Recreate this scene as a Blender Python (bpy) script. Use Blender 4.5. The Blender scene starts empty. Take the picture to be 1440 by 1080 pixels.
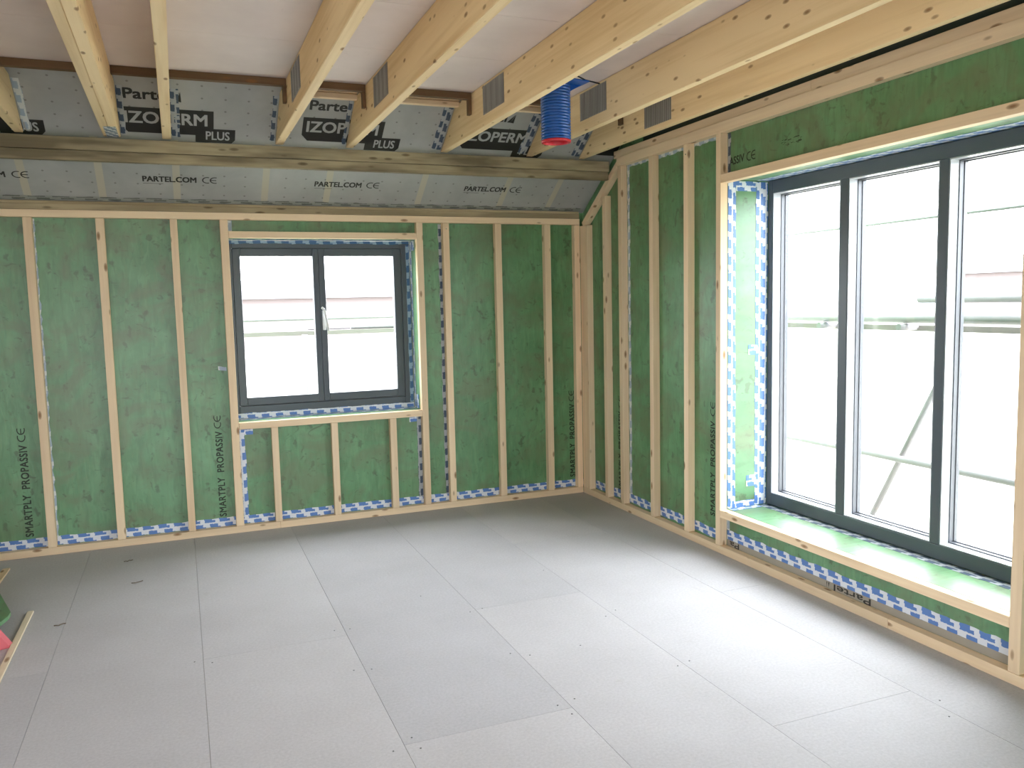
import bpy, bmesh, math, random
from mathutils import Vector, Matrix
random.seed(7)
SC = bpy.context.scene
COL = SC.collection

# ------------------------------------------------------------------ camera
YAW, PITCH, ROLL = 0.37976576, -0.09815681, -0.02283915
fwd = Vector((math.sin(YAW) * math.cos(PITCH), math.cos(YAW) * math.cos(PITCH), math.sin(PITCH)))
rgt = Vector((math.cos(YAW), -math.sin(YAW), 0))
upv = rgt.cross(fwd)
c_, s_ = math.cos(ROLL), math.sin(ROLL)
r2, u2 = c_ * rgt + s_ * upv, -s_ * rgt + c_ * upv
cam_d = bpy.data.cameras.new('camera')
cam_d.sensor_width = 36.0
cam_d.sensor_fit = 'HORIZONTAL'
cam_d.lens = 36.0 * 1165.0 / 1440.0
cam_d.clip_start = 0.05
cam_d.clip_end = 500
cam = bpy.data.objects.new('camera', cam_d)
COL.objects.link(cam)
M = Matrix.Identity(4)
for i in range(3):
    M[i][0], M[i][1], M[i][2] = r2[i], u2[i], -fwd[i]
M[0][3], M[1][3], M[2][3] = -2.87936, -5.74476, 1.5
cam.matrix_world = M
SC.camera = cam

# ------------------------------------------------------------------ world, light, exposure
SC.view_settings.view_transform = 'Standard'
SC.view_settings.look = 'None'
SC.view_settings.exposure = 1.58
SC.view_settings.gamma = 1.0
SC.view_settings.use_curve_mapping = False
w = bpy.data.worlds.new('overcast_sky')
SC.world = w
w.use_nodes = True
nt = w.node_tree
nt.nodes.clear()
wo = nt.nodes.new('ShaderNodeOutputWorld')
bg = nt.nodes.new('ShaderNodeBackground')
tc = nt.nodes.new('ShaderNodeTexCoord')
sx = nt.nodes.new('ShaderNodeSeparateXYZ')
rp = nt.nodes.new('ShaderNodeValToRGB')
rp.color_ramp.elements[0].position = 0.0
rp.color_ramp.elements[0].color = (0.80, 0.86, 0.94, 1)
rp.color_ramp.elements[1].position = 0.7
rp.color_ramp.elements[1].color = (1.0, 1.03, 1.08, 1)
nt.links.new(tc.outputs['Generated'], sx.inputs[0])
nt.links.new(sx.outputs['Z'], rp.inputs[0])
nt.links.new(rp.outputs[0], bg.inputs['Color'])
bg.inputs['Strength'].default_value = 6.0
nt.links.new(bg.outputs[0], wo.inputs['Surface'])
SC.cycles.max_bounces = 12
SC.cycles.diffuse_bounces = 8
SC.cycles.glossy_bounces = 4
SC.cycles.transparent_max_bounces = 12
SC.cycles.use_denoising = True
SC.cycles.sample_clamp_indirect = 8.0
SC.cycles.caustics_reflective = False
SC.cycles.caustics_refractive = False


def portal(name, loc, rot, sx_, sy_):
    d = bpy.data.lights.new(name, 'AREA')
    d.shape = 'RECTANGLE'
    d.size, d.size_y = sx_, sy_
    d.cycles.is_portal = True
    o = bpy.data.objects.new(name, d)
    COL.objects.link(o)
    o.location = loc
    o.rotation_euler = rot
    return o


P2 = math.pi / 2
# area light faces -Z: to face -Y rotate x by -90, to face -X rotate y by +90
portal('daylight_portal_back_window', (-1.94, 0.44, 1.36), (-P2, 0, 0), 1.3, 1.25)
portal('daylight_portal_right_window', (0.50, -2.68, 1.21), (0, P2, 0), 2.0, 1.9)
portal('daylight_portal_rear_fill', (-3.3, -8.72, 1.05), (P2, 0, 0), 1.6, 2.1)
portal('daylight_portal_left_fill', (-5.75, -5.5, 1.5), (0, -P2, 0), 1.2, 1.4)


# ------------------------------------------------------------------ materials
def mat(name):
    m = bpy.data.materials.new(name)
    m.use_nodes = True
    n = m.node_tree.nodes
    b = n.get('Principled BSDF')
    return m, n, m.node_tree.links, b


def ramp(n, stops, interp='LINEAR'):
    r = n.new('ShaderNodeValToRGB')
    cr = r.color_ramp
    cr.interpolation = interp
    while len(cr.elements) < len(stops):
        cr.elements.new(0.5)
    for e, (p, c) in zip(cr.elements, stops):
        e.position = p
        e.color = (c[0], c[1], c[2], 1) if isinstance(c, (tuple, list)) else (c, c, c, 1)
    return r


def mixc(n, l, fac, a, b, mode='MIX'):
    m = n.new('ShaderNodeMix')
    m.data_type = 'RGBA'
    m.blend_type = mode
    for sock, v in ((m.inputs[0], fac), (m.inputs[6], a), (m.inputs[7], b)):
        if hasattr(v, 'is_output'):
            l.new(v, sock)
        elif isinstance(v, (tuple, list)):
            sock.default_value = (v[0], v[1], v[2], 1)
        else:
            sock.default_value = v
    return m.outputs[2]


def coords(n, l, scale, rnd=True, rot=(0, 0, 0)):
    t = n.new('ShaderNodeTexCoord')
    src = t.outputs['Object']
    if rnd:
        oi = n.new('ShaderNodeObjectInfo')
        ml = n.new('ShaderNodeVectorMath')
        ml.operation = 'SCALE'
        ml.inputs[0].default_value = (13.1, 7.7, 5.3)
        l.new(oi.outputs['Random'], ml.inputs['Scale'])
        ad = n.new('ShaderNodeVectorMath')
        l.new(src, ad.inputs[0])
        l.new(ml.outputs[0], ad.inputs[1])
        src = ad.outputs[0]
    mp = n.new('ShaderNodeMapping')
    mp.inputs['Scale'].default_value = scale
    mp.inputs['Rotation'].default_value = rot
    l.new(src, mp.inputs['Vector'])
    return mp.outputs[0]


def noise(n, l, vec, scale=1, detail=3, rough=0.5, dist=0.0):
    t = n.new('ShaderNodeTexNoise')
    t.inputs['Scale'].default_value = scale
    t.inputs['Detail'].default_value = detail
    t.inputs['Roughness'].default_value = rough
    t.inputs['Distortion'].default_value = dist
    l.new(vec, t.inputs['Vector'])
    return t.outputs['Fac']


def simple(name, col, rough=0.6, metal=0.0, spec=0.5):
    m, n, l, b = mat(name)
    b.inputs['Base Color'].default_value = (*col, 1)
    b.inputs['Roughness'].default_value = rough
    b.inputs['Metallic'].default_value = metal
    b.inputs['Specular IOR Level'].default_value = spec
    return m


def wood(name, axis, light, dark, knot=(0.22, 0.10, 0.035), grey=0.0, kd=(4.6, 15)):
    """sawn softwood, grain along one axis"""
    def ax(a, b):
        return tuple(a if i == axis else b for i in range(3))
    m, n, l, b = mat(name)
    g1 = noise(n, l, coords(n, l, ax(1.3, 42)), 1, 4, 0.6, 0.3)
    g2 = noise(n, l, coords(n, l, ax(0.9, 7)), 1, 2, 0.5, 0.2)
    f = n.new('ShaderNodeMath')
    f.operation = 'MULTIPLY_ADD'
    l.new(g1, f.inputs[0])
    f.inputs[1].default_value = 0.55
    f2 = n.new('ShaderNodeMath')
    f2.operation = 'MULTIPLY'
    l.new(g2, f2.inputs[0])
    f2.inputs[1].default_value = 0.6
    l.new(f2.outputs[0], f.inputs[2])
    r = ramp(n, [(0.32, dark), (0.66, light)])
    l.new(f.outputs[0], r.inputs[0])
    # knots
    v = n.new('ShaderNodeTexVoronoi')
    v.inputs['Scale'].default_value = 1
    l.new(coords(n, l, ax(*kd)), v.inputs['Vector'])
    kr = ramp(n, [(0.05, 0.85), (0.12, 0.55), (0.17, 0.0)])
    l.new(v.outputs['Distance'], kr.inputs[0])
    col = mixc(n, l, kr.outputs[0], r.outputs[0], knot)
    if grey:
        sm = noise(n, l, coords(n, l, ax(1.6, 9)), 1, 3, 0.6)
        sr = ramp(n, [(0.40, 0.0), (0.62, grey)])
        l.new(sm, sr.inputs[0])
        col = mixc(n, l, sr.outputs[0], col, (0.10, 0.075, 0.045))
    oi = n.new('ShaderNodeObjectInfo')
    hs = n.new('ShaderNodeHueSaturation')
    mr = n.new('ShaderNodeMapRange')
    mr.inputs['To Min'].default_value = 0.90
    mr.inputs['To Max'].default_value = 1.08
    l.new(oi.outputs['Random'], mr.inputs['Value'])
    l.new(mr.outputs[0], hs.inputs['Value'])
    l.new(col, hs.inputs['Color'])
    l.new(hs.outputs[0], b.inputs['Base Color'])
    b.inputs['Roughness'].default_value = 0.7
    b.inputs['Specular IOR Level'].default_value = 0.25
    return m


PL, PD = (0.85, 0.67, 0.45), (0.70, 0.51, 0.32)
PINE = [wood('pine_batten_' + 'xyz'[i], i, PL, PD, kd=(5.5, 15)) for i in range(3)]
JOIST = wood('pine_joist', 1, (0.86, 0.67, 0.40), (0.68, 0.48, 0.24), kd=(7.0, 17))
OLD = wood('weathered_pine', 0, (0.42, 0.36, 0.23), (0.26, 0.215, 0.13), (0.09, 0.06, 0.03), 0.7)
OLD2 = wood('aged_pine', 0, (0.52, 0.42, 0.26), (0.38, 0.30, 0.17), (0.12, 0.08, 0.04), 0.35)
BROWN = wood('dark_brown_pine', 0, (0.16, 0.095, 0.05), (0.10, 0.06, 0.03))  # dark brown pine for the deck edge battens


def osb(name, normal_axis):
    m, n, l, b = mat(name)
    base = noise(n, l, coords(n, l, (2.6, 2.6, 2.6), False), 1, 6, 0.65, 0.6)
    r = ramp(n, [(0.30, (0.082, 0.205, 0.085)), (0.50, (0.112, 0.265, 0.118)), (0.72, (0.150, 0.325, 0.160))])
    l.new(base, r.inputs[0])
    col = r.outputs[0]
    # thin strands lying in three directions, pale and dark
    for k, (ang, tone, f) in enumerate(((0.55, (0.18, 0.37, 0.18), 0.30), (-0.75, (0.065, 0.145, 0.06), 0.32), (1.5, (0.14, 0.25, 0.10), 0.28))):
        rot = [0, 0, 0]
        rot[normal_axis] = ang
        sc = [34, 34, 34]
        sc[2] = 6.5
        sc[normal_axis] = 2
        st = noise(n, l, coords(n, l, tuple(sc), False, tuple(rot)), 1, 2, 0.45, 0.9)
        rr = ramp(n, [(0.52, 0.0), (0.66, f)])
        l.new(st, rr.inputs[0])
        col = mixc(n, l, rr.outputs[0], col, tone)
    # dark flecks and broad stains
    rot = [0.0, 0.0, 0.0]
    rot[normal_axis] = 0.5
    sc = [13, 13, 13]
    sc[2] = 19
    fl = noise(n, l, coords(n, l, tuple(sc), False, tuple(rot)), 1, 3, 0.55, 1.6)
    fr = ramp(n, [(0.615, 0.0), (0.70, 0.60)])
    l.new(fl, fr.inputs[0])
    col = mixc(n, l, fr.outputs[0], col, (0.060, 0.092, 0.042))
    # scattered smudges, some of the cells only
    dn = n.new('ShaderNodeTexNoise')
    dn.inputs['Scale'].default_value = 22
    dn.inputs['Detail'].default_value = 3
    l.new(coords(n, l, (1, 1, 1), False), dn.inputs['Vector'])
    for sc_, ang, lim, rad, amt in ((8.5, 0.7, 0.52, 0.22, 0.60), (15.0, -0.6, 0.55, 0.27, 0.58)):
        rot = [0.0, 0.0, 0.0]
        rot[normal_axis] = ang
        q = [sc_, sc_, sc_]
        q[2] = sc_ * 0.55
        q[normal_axis] = 0.01
        ad = n.new('ShaderNodeVectorMath')
        sca = n.new('ShaderNodeVectorMath')
        sca.operation = 'SCALE'
        sca.inputs['Scale'].default_value = 1.0
        l.new(dn.outputs['Color'], sca.inputs[0])
        l.new(coords(n, l, tuple(q), False, tuple(rot)), ad.inputs[0])
        l.new(sca.outputs[0], ad.inputs[1])
        v = n.new('ShaderNodeTexVoronoi')
        v.inputs['Scale'].default_value = 1.0
        l.new(ad.outputs[0], v.inputs['Vector'])
        d1 = ramp(n, [(rad * 0.55, amt), (rad, 0.0)])
        l.new(v.outputs['Distance'], d1.inputs[0])
        sp = n.new('ShaderNodeSeparateColor')
        l.new(v.outputs['Color'], sp.inputs[0])
        gt = n.new('ShaderNodeMath')
        gt.operation = 'GREATER_THAN'
        gt.inputs[1].default_value = lim
        l.new(sp.outputs[0], gt.inputs[0])
        mu = n.new('ShaderNodeMath')
        mu.operation = 'MULTIPLY'
        l.new(d1.outputs[0], mu.inputs[0])
        l.new(gt.outputs[0], mu.inputs[1])
        col = mixc(n, l, mu.outputs[0], col, (0.062, 0.085, 0.040))
    pt = noise(n, l, coords(n, l, (3.5, 3.5, 4.5), False), 1, 3, 0.6, 0.8)
    pr = ramp(n, [(0.46, 0.0), (0.66, 0.55)])
    l.new(pt, pr.inputs[0])
    col = mixc(n, l, pr.outputs[0], col, (0.145, 0.165, 0.085))
    l.new(col, b.inputs['Base Color'])
    b.inputs['Roughness'].default_value = 0.40
    b.inputs['Specular IOR Level'].default_value = 0.72
    b.inputs['Coat Weight'].default_value = 0.0
    return m


OSB_Y = osb('green_strand_board', 1)
OSB_X = osb('green_strand_board_side', 0)


def floor_mat():
    m, n, l, b = mat('grey_chipboard')
    g = n.new('ShaderNodeNewGeometry')
    f1 = noise(n, l, coords(n, l, (90, 90, 90), False), 1, 3, 0.7)
    f2 = noise(n, l, coords(n, l, (1.6, 1.6, 1.6), False), 1, 4, 0.6)
    r = ramp(n, [(0.3, (0.465, 0.460, 0.475)), (0.7, (0.525, 0.522, 0.543))])
    l.new(f2, r.inputs[0])
    r1 = ramp(n, [(0.3, (0.88, 0.88, 0.88)), (0.7, (1.05, 1.05, 1.05))])
    l.new(f1, r1.inputs[0])
    col = mixc(n, l, 1.0, r.outputs[0], r1.outputs[0], 'MULTIPLY')
    r2_ = ramp(n, [(0, (0.93, 0.93, 0.94)), (1, (1.05, 1.04, 1.03))])
    l.new(g.outputs['Random Per Island'], r2_.inputs[0])
    col = mixc(n, l, 1.0, col, r2_.outputs[0], 'MULTIPLY')
    sp = noise(n, l, coords(n, l, (5, 5, 5), False), 1, 3, 0.7, 0.5)
    sr = ramp(n, [(0.66, 0.0), (0.8, 0.25)])
    l.new(sp, sr.inputs[0])
    col = mixc(n, l, sr.outputs[0], col, (0.33, 0.31, 0.28))
    l.new(col, b.inputs['Base Color'])
    b.inputs['Roughness'].default_value = 0.70
    b.inputs['Specular IOR Level'].default_value = 0.14
    return m


FLOOR = floor_mat()


def deck_mat():
    m, n, l, b = mat('pale_chipboard_deck')
    f2 = noise(n, l, coords(n, l, (2.5, 2.5, 2.5), False), 1, 4, 0.6)
    r = ramp(n, [(0.3, (0.66, 0.565, 0.535)), (0.7, (0.75, 0.655, 0.62))])
    l.new(f2, r.inputs[0])
    sp = noise(n, l, coords(n, l, (9, 3, 5), False), 1, 3, 0.7, 0.5)
    sr = ramp(n, [(0.68, 0.0), (0.8, 0.4)])
    l.new(sp, sr.inputs[0])
    col = mixc(n, l, sr.outputs[0], r.outputs[0], (0.30, 0.26, 0.22))
    l.new(col, b.inputs['Base Color'])
    b.inputs['Roughness'].default_value = 0.6
    return m


DECK = deck_mat()


def membrane_mat():
    m, n, l, b = mat('grey_airtight_membrane')
    f = noise(n, l, coords(n, l, (3, 3, 3), False), 1, 4, 0.6, 0.3)
    r = ramp(n, [(0.3, (0.34, 0.345, 0.335)), (0.7, (0.44, 0.445, 0.43))])
    l.new(f, r.inputs[0])
    col = r.outputs[0]
    t = n.new('ShaderNodeTexCoord')
    mp = n.new('ShaderNodeMapping')
    mp.inputs['Scale'].default_value = (8.0, 13.5, 1)
    l.new(t.outputs['Object'], mp.inputs['Vector'])
    fr = n.new('ShaderNodeVectorMath')
    fr.operation = 'FRACTION'
    l.new(mp.outputs[0], fr.inputs[0])
    sb = n.new('ShaderNodeVectorMath')
    sb.operation = 'SUBTRACT'
    sb.inputs[1].default_value = (0.5, 0.5, 0)
    l.new(fr.outputs[0], sb.inputs[0])
    ml = n.new('ShaderNodeVectorMath')
    ml.operation = 'MULTIPLY'
    ml.inputs[1].default_value = (1.0, 0.72, 0)
    l.new(sb.outputs[0], ml.inputs[0])
    ln = n.new('ShaderNodeVectorMath')
    ln.operation = 'LENGTH'
    l.new(ml.outputs[0], ln.inputs[0])
    dr = ramp(n, [(0.035, 0.6), (0.065, 0.0)])
    l.new(ln.outputs['Value'], dr.inputs[0])
    col = mixc(n, l, dr.outputs[0], col, (0.10, 0.09, 0.075))
    l.new(col, b.inputs['Base Color'])
    b.inputs['Roughness'].default_value = 0.5
    return m


MEMB = membrane_mat()


def tape_mat(name, blue, white, bw=0.094, rh=0.043):
    """white sealing tape with staggered rows of stepped two-line printed marks, in UV metres"""
    m, n, l, b = mat(name)
    t = n.new('ShaderNodeTexCoord')
    ns = n.new('ShaderNodeTexNoise')
    ns.inputs['Scale'].default_value = 90
    ns.inputs['Detail'].default_value = 2
    l.new(t.outputs['UV'], ns.inputs['Vector'])
    sc = n.new('ShaderNodeVectorMath')
    sc.operation = 'SCALE'
    sc.inputs['Scale'].default_value = 0.009
    l.new(ns.outputs['Color'], sc.inputs[0])
    ad = n.new('ShaderNodeVectorMath')
    l.new(t.outputs['UV'], ad.inputs[0])
    l.new(sc.outputs[0], ad.inputs[1])
    sp = n.new('ShaderNodeSeparateXYZ')
    l.new(ad.outputs[0], sp.inputs[0])

    def M(op, a, c):
        q = n.new('ShaderNodeMath')
        q.operation = op
        for i_, v in enumerate((a, c)):
            if v is None:
                continue
            if hasattr(v, 'is_output'):
                l.new(v, q.inputs[i_])
            else:
                q.inputs[i_].default_value = v
        return q.outputs[0]
    vr = M('ADD', M('DIVIDE', sp.outputs['Y'], rh), 0.25)
    row = M('FLOOR', vr, None)
    fv = M('FRACT', vr, None)
    fu = M('FRACT', M('ADD', M('DIVIDE', sp.outputs['X'], bw), M('MULTIPLY', row, 0.38)), None)
    inside = lambda x, a, c: M('MULTIPLY', M('GREATER_THAN', x, a), M('LESS_THAN', x, c))
    top = M('MULTIPLY', inside(fu, 0.12, 0.66), inside(fv, 0.47, 0.90))
    bot = M('MULTIPLY', inside(fu, 0.16, 0.86), inside(fv, 0.12, 0.475))
    fac = M('MAXIMUM', top, bot)
    col = mixc(n, l, fac, white, blue)
    l.new(col, b.inputs['Base Color'])
    b.inputs['Roughness'].default_value = 0.4
    return m


TAPE = tape_mat('blue_printed_tape', (0.10, 0.21, 0.50), (0.70, 0.73, 0.78))
TAPE2 = tape_mat('dark_printed_tape', (0.06, 0.09, 0.14), (0.42, 0.45, 0.47))
TAPE_SHADED = tape_mat('shaded_blue_tape', (0.05, 0.13, 0.26), (0.30, 0.42, 0.52))  # darker copy of the printed tape, with the window frame's shade in its colour
TAPEW = tape_mat('pale_printed_tape', (0.36, 0.45, 0.54), (0.66, 0.69, 0.68))
TAPEG = tape_mat('grey_green_tape', (0.16, 0.17, 0.15), (0.34, 0.35, 0.31), 0.13, 0.03)
PRINT = simple('dark_print', (0.022, 0.020, 0.017), 0.5)
PRINTG = simple('dark_green_print', (0.020, 0.030, 0.016), 0.6)
PALE = simple('pale_print', (0.42, 0.43, 0.42), 0.5)
BAND = simple('pale_rafter_band', (0.50, 0.47, 0.37), 0.6)
FRAME = simple('anthracite_frame', (0.078, 0.094, 0.112), 0.38)
BEAD_SHEEN = simple('sky_sheen_bead', (0.42, 0.44, 0.47), 0.28)  # pale colour stands in for sky reflected on the dark frame's inner faces
GASKET = simple('grey_gasket', (0.10, 0.105, 0.12), 0.4)
HANDLE = simple('white_handle', (0.75, 0.76, 0.77), 0.3)


def steel_mat():
    m, n, l, b = mat('galvanised_plate')
    t = n.new('ShaderNodeTexCoord')
    wv = n.new('ShaderNodeTexWave')
    wv.bands_direction = 'Y'
    wv.inputs['Scale'].default_value = 16.0
    wv.inputs['Distortion'].default_value = 0.3
    l.new(t.outputs['Object'], wv.inputs['Vector'])
    r = ramp(n, [(0.3, (0.22, 0.21, 0.20)), (0.8, (0.38, 0.37, 0.35))])
    l.new(wv.outputs['Fac'], r.inputs[0])
    l.new(r.outputs[0], b.inputs['Base Color'])
    b.inputs['Roughness'].default_value = 0.5
    b.inputs['Metallic'].default_value = 0.3
    return m


STEEL = steel_mat()
TUBE = simple('scaffold_tube', (0.21, 0.195, 0.212), 0.6, 0.0)
BOARDM = simple('scaffold_board', (0.20, 0.175, 0.168), 0.8)
BLUE = simple('blue_duct_plastic', (0.008, 0.085, 0.36), 0.35)
RED = simple('red_duct_ring', (0.55, 0.02, 0.035), 0.4)
BLACK = simple('black_plastic', (0.012, 0.012, 0.014), 0.4)
PINK = simple('pink_foam', (0.62, 0.13, 0.15), 0.7)
DPC = simple('grey_brown_membrane', (0.34, 0.31, 0.255), 0.6)
WALLX = simple('plain_plasterboard', (0.52, 0.50, 0.47), 0.8)
BRICK = simple('pale_pink_brick', (0.155, 0.128, 0.128), 0.9)
ROOFM = simple('grey_slate_roof', (0.125, 0.115, 0.125), 0.8)
SHAV = simple('wood_shaving', (0.16, 0.12, 0.08), 0.8)


def grass_mat():
    m, n, l, b = mat('pale_grass')
    f = noise(n, l, coords(n, l, (0.8, 0.8, 0.8), False), 1, 5, 0.7)
    r = ramp(n, [(0.3, (0.40, 0.385, 0.33)), (0.7, (0.46, 0.44, 0.39))])
    l.new(f, r.inputs[0])
    l.new(r.outputs[0], b.inputs['Base Color'])
    b.inputs['Roughness'].default_value = 0.95
    return m


GRASS = grass_mat()


def glass_mat():
    m, n, l, b = mat('window_glass')
    n.remove(b)
    out = n['Material Output']
    tr = n.new('ShaderNodeBsdfTransparent')
    tr.inputs[0].default_value = (0.98, 0.99, 0.985, 1)
    gl = n.new('ShaderNodeBsdfGlossy')
    gl.inputs['Roughness'].default_value = 0.02
    lw = n.new('ShaderNodeLayerWeight')
    lw.inputs['Blend'].default_value = 0.5
    fr = ramp(n, [(0.0, 0.02), (0.6, 0.04), (0.85, 0.14), (1.0, 0.6)])
    l.new(lw.outputs['Facing'], fr.inputs[0])
    mx = n.new('ShaderNodeMixShader')
    l.new(fr.outputs[0], mx.inputs[0])
    l.new(tr.outputs[0], mx.inputs[1])
    l.new(gl.outputs[0], mx.inputs[2])
    l.new(mx.outputs[0], out.inputs['Surface'])
    return m


GLASS = glass_mat()


# ------------------------------------------------------------------ mesh helpers
class MB:
    def __init__(self):
        self.bm = bmesh.new()
        self.uv = self.bm.loops.layers.uv.new('UVMap')

    def box(self, x0, x1, y0, y1, z0, z1, bev=0.0):
        vs = [self.bm.verts.new(p) for p in ((x0, y0, z0), (x1, y0, z0), (x1, y1, z0), (x0, y1, z0),
                                              (x0, y0, z1), (x1, y0, z1), (x1, y1, z1), (x0, y1, z1))]
        fs = [self.bm.faces.new([vs[i] for i in f]) for f in
              ((3, 2, 1, 0), (4, 5, 6, 7), (0, 1, 5, 4), (1, 2, 6, 5), (2, 3, 7, 6), (3, 0, 4, 7))]
        if bev:
            es = list({e for f in fs for e in f.edges})
            bmesh.ops.bevel(self.bm, geom=es, offset=bev, segments=2, profile=0.5, affect='EDGES')
        return self

    def prism(self, pts, vec):
        """solid from a planar polygon and an extrusion vector"""
        v = Vector(vec)
        a = [self.bm.verts.new(p) for p in pts]
        b = [self.bm.verts.new(Vector(p) + v) for p in pts]
        fs = [self.bm.faces.new(a[::-1]), self.bm.faces.new(b)]
        k = len(pts)
        for i in range(k):
            fs.append(self.bm.faces.new((a[i], a[(i + 1) % k], b[(i + 1) % k], b[i])))
        bmesh.ops.recalc_face_normals(self.bm, faces=fs)
        return self

    def tube(self, p0, p1, r, seg=16, caps=True, r1=None):
        p0, p1 = Vector(p0), Vector(p1)
        r1 = r if r1 is None else r1
        d = (p1 - p0).normalized()
        a = d.orthogonal().normalized()
        b = d.cross(a)
        ring = lambda p, rr: [self.bm.verts.new(p + rr * (math.cos(t) * a + math.sin(t) * b))
                              for t in (2 * math.pi * i / seg for i in range(seg))]
        A, B = ring(p0, r), ring(p1, r1)
        for i in range(seg):
            self.bm.faces.new((A[i], A[(i + 1) % seg], B[(i + 1) % seg], B[i])).smooth = True
        if caps:
            self.bm.faces.new(A[::-1])
            self.bm.faces.new(B)
        return self

    def lathe(self, prof, cx, cy, seg=40):
        rings = []
        for (r, z) in prof:
            rings.append([self.bm.verts.new((cx + r * math.cos(2 * math.pi * i / seg),
                                             cy + r * math.sin(2 * math.pi * i / seg), z)) for i in range(seg)])
        for A, B in zip(rings, rings[1:]):
            for i in range(seg):
                self.bm.faces.new((A[i], A[(i + 1) % seg], B[(i + 1) % seg], B[i])).smooth = True
        return self

    def build(self, name, m, parent=None, at_base=True):
        me = bpy.data.meshes.new(name)
        if at_base and self.bm.verts:
            xs = [v.co for v in self.bm.verts]
            org = Vector(((min(v.x for v in xs) + max(v.x for v in xs)) / 2,
                          (min(v.y for v in xs) + max(v.y for v in xs)) / 2, min(v.z for v in xs)))
        else:
            org = Vector((0, 0, 0))
        if parent is not None:
            off = Vector(parent.location) if parent.parent is None else Vector(parent.matrix_world.translation)
            if parent.parent is not None:
                off = Vector(parent.location) + Vector(parent.parent.location)
        else:
            off = Vector((0, 0, 0))
        bmesh.ops.translate(self.bm, vec=-org, verts=self.bm.verts)
        self.bm.to_mesh(me)
        self.bm.free()
        me.materials.append(m)
        o = bpy.data.objects.new(name, me)
        COL.objects.link(o)
        if parent is not None:
            o.parent = parent
        o.location = org - off
        return o


def tag(o, label=None, cat=None, group=None, kind=None):
    if label:
        o['label'] = label
    if cat:
        o['category'] = cat
    if group:
        o['group'] = group
    if kind:
        o['kind'] = kind
    return o


def empty(name, loc):
    o = bpy.data.objects.new(name, None)
    o.empty_display_size = 0.1
    COL.objects.link(o)
    o.location = loc
    return o


G = 0.0008   # hairline between touching pieces


def timber(name, label, cat, group, x, y, z, m, bev=0.0022):
    return tag(MB().box(x[0], x[1], y[0], y[1], z[0], z[1], bev).build(name, m), label, cat, group)


def tape_bm(mb, o, u, v, nrm, L, W, rag=0.003, step=0.045, th=0.0007, seed=0, u0=0.0):
    """strip of tape: origin o, length L along u, width W along v, lifted along nrm, with slightly wandering edges"""
    rd = random.Random(seed)
    o, u, v, nrm = Vector(o), Vector(u).normalized(), Vector(v).normalized(), Vector(nrm).normalized()
    k = max(1, int(L / step))
    bm, uvl = mb.bm, mb.uv
    rows = []
    for i in range(k + 1):
        t = L * i / k
        a = rd.uniform(-rag, rag)
        b = W + rd.uniform(-rag, rag)
        rows.append([(bm.verts.new(o + u * t + v * a + nrm * th), (t + u0, a)),
                     (bm.verts.new(o + u * t + v * b + nrm * th), (t + u0, b)),
                     (bm.verts.new(o + u * t + v * b), (t + u0, b)),
                     (bm.verts.new(o + u * t + v * a), (t + u0, a))])
    def face(q):
        f = bm.faces.new([x[0] for x in q])
        for lp, x in zip(f.loops, q):
            lp[uvl].uv = x[1]
    for A, B in zip(rows, rows[1:]):
        for i in range(4):
            j = (i + 1) % 4
            face([A[i], B[i], B[j], A[j]])
    face(rows[0])
    face(rows[-1][::-1])
    bmesh.ops.recalc_face_normals(bm, faces=bm.faces)
    return mb


def tape(name, label, group, o, u, v, nrm, L, W, m=None, **kw):
    mb = tape_bm(MB(), o, u, v, nrm, L, W, **kw)
    return tag(mb.build(name, m or TAPE), label, 'tape', group)


_font = bpy.data.curves.new('tmp_font', 'FONT')


def text_polys(s, bold=0.0, shear=0.0, spacing=1.0):
    """flat triangulated letters, normalised to the unit box in x and y (cap height)"""
    cu = bpy.data.curves.new('tmp', 'FONT')
    cu.body = s
    cu.size = 1
    cu.offset = bold
    cu.shear = shear
    cu.space_character = spacing
    cu.resolution_u = 3
    ob = bpy.data.objects.new('tmp', cu)
    COL.objects.link(ob)
    dg = bpy.context.evaluated_depsgraph_get()
    me = bpy.data.meshes.new_from_object(ob.evaluated_get(dg))
    vs = [(v.co.x, v.co.y) for v in me.vertices]
    fs = [tuple(p.vertices) for p in me.polygons]
    bpy.data.objects.remove(ob)
    bpy.data.curves.remove(cu)
    bpy.data.meshes.remove(me)
    return vs, fs


def lettering(mb, s, o, u, v, L, H, nrm, bold=0.012, lift=0.0006, shear=0.0, spacing=1.0):
    vs, fs = text_polys(s, 0.0, shear, spacing)
    x0, x1 = min(a for a, b in vs), max(a for a, b in vs)
    cap = 0.70
    o, u, v, nrm = Vector(o), Vector(u).normalized(), Vector(v).normalized(), Vector(nrm).normalized()
    fl = []
    q = bold * H
    for k, (du, dv) in enumerate(((-q, -q), (q, -q), (-q, q), (q, q)) if bold else ((0, 0),)):
        bv = [mb.bm.verts.new(o + u * ((a - x0) / (x1 - x0) * L + du) + v * (b / cap * H + dv) + nrm * (lift + k * .00006)) for a, b in vs]
        for f in fs:
            try:
                fl.append(mb.bm.faces.new([bv[i] for i in f]))
            except ValueError:
                pass
    for f in fl:
        f.normal_update()
        if f.normal.dot(nrm) < 0:
            f.normal_flip()
    return mb


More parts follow.
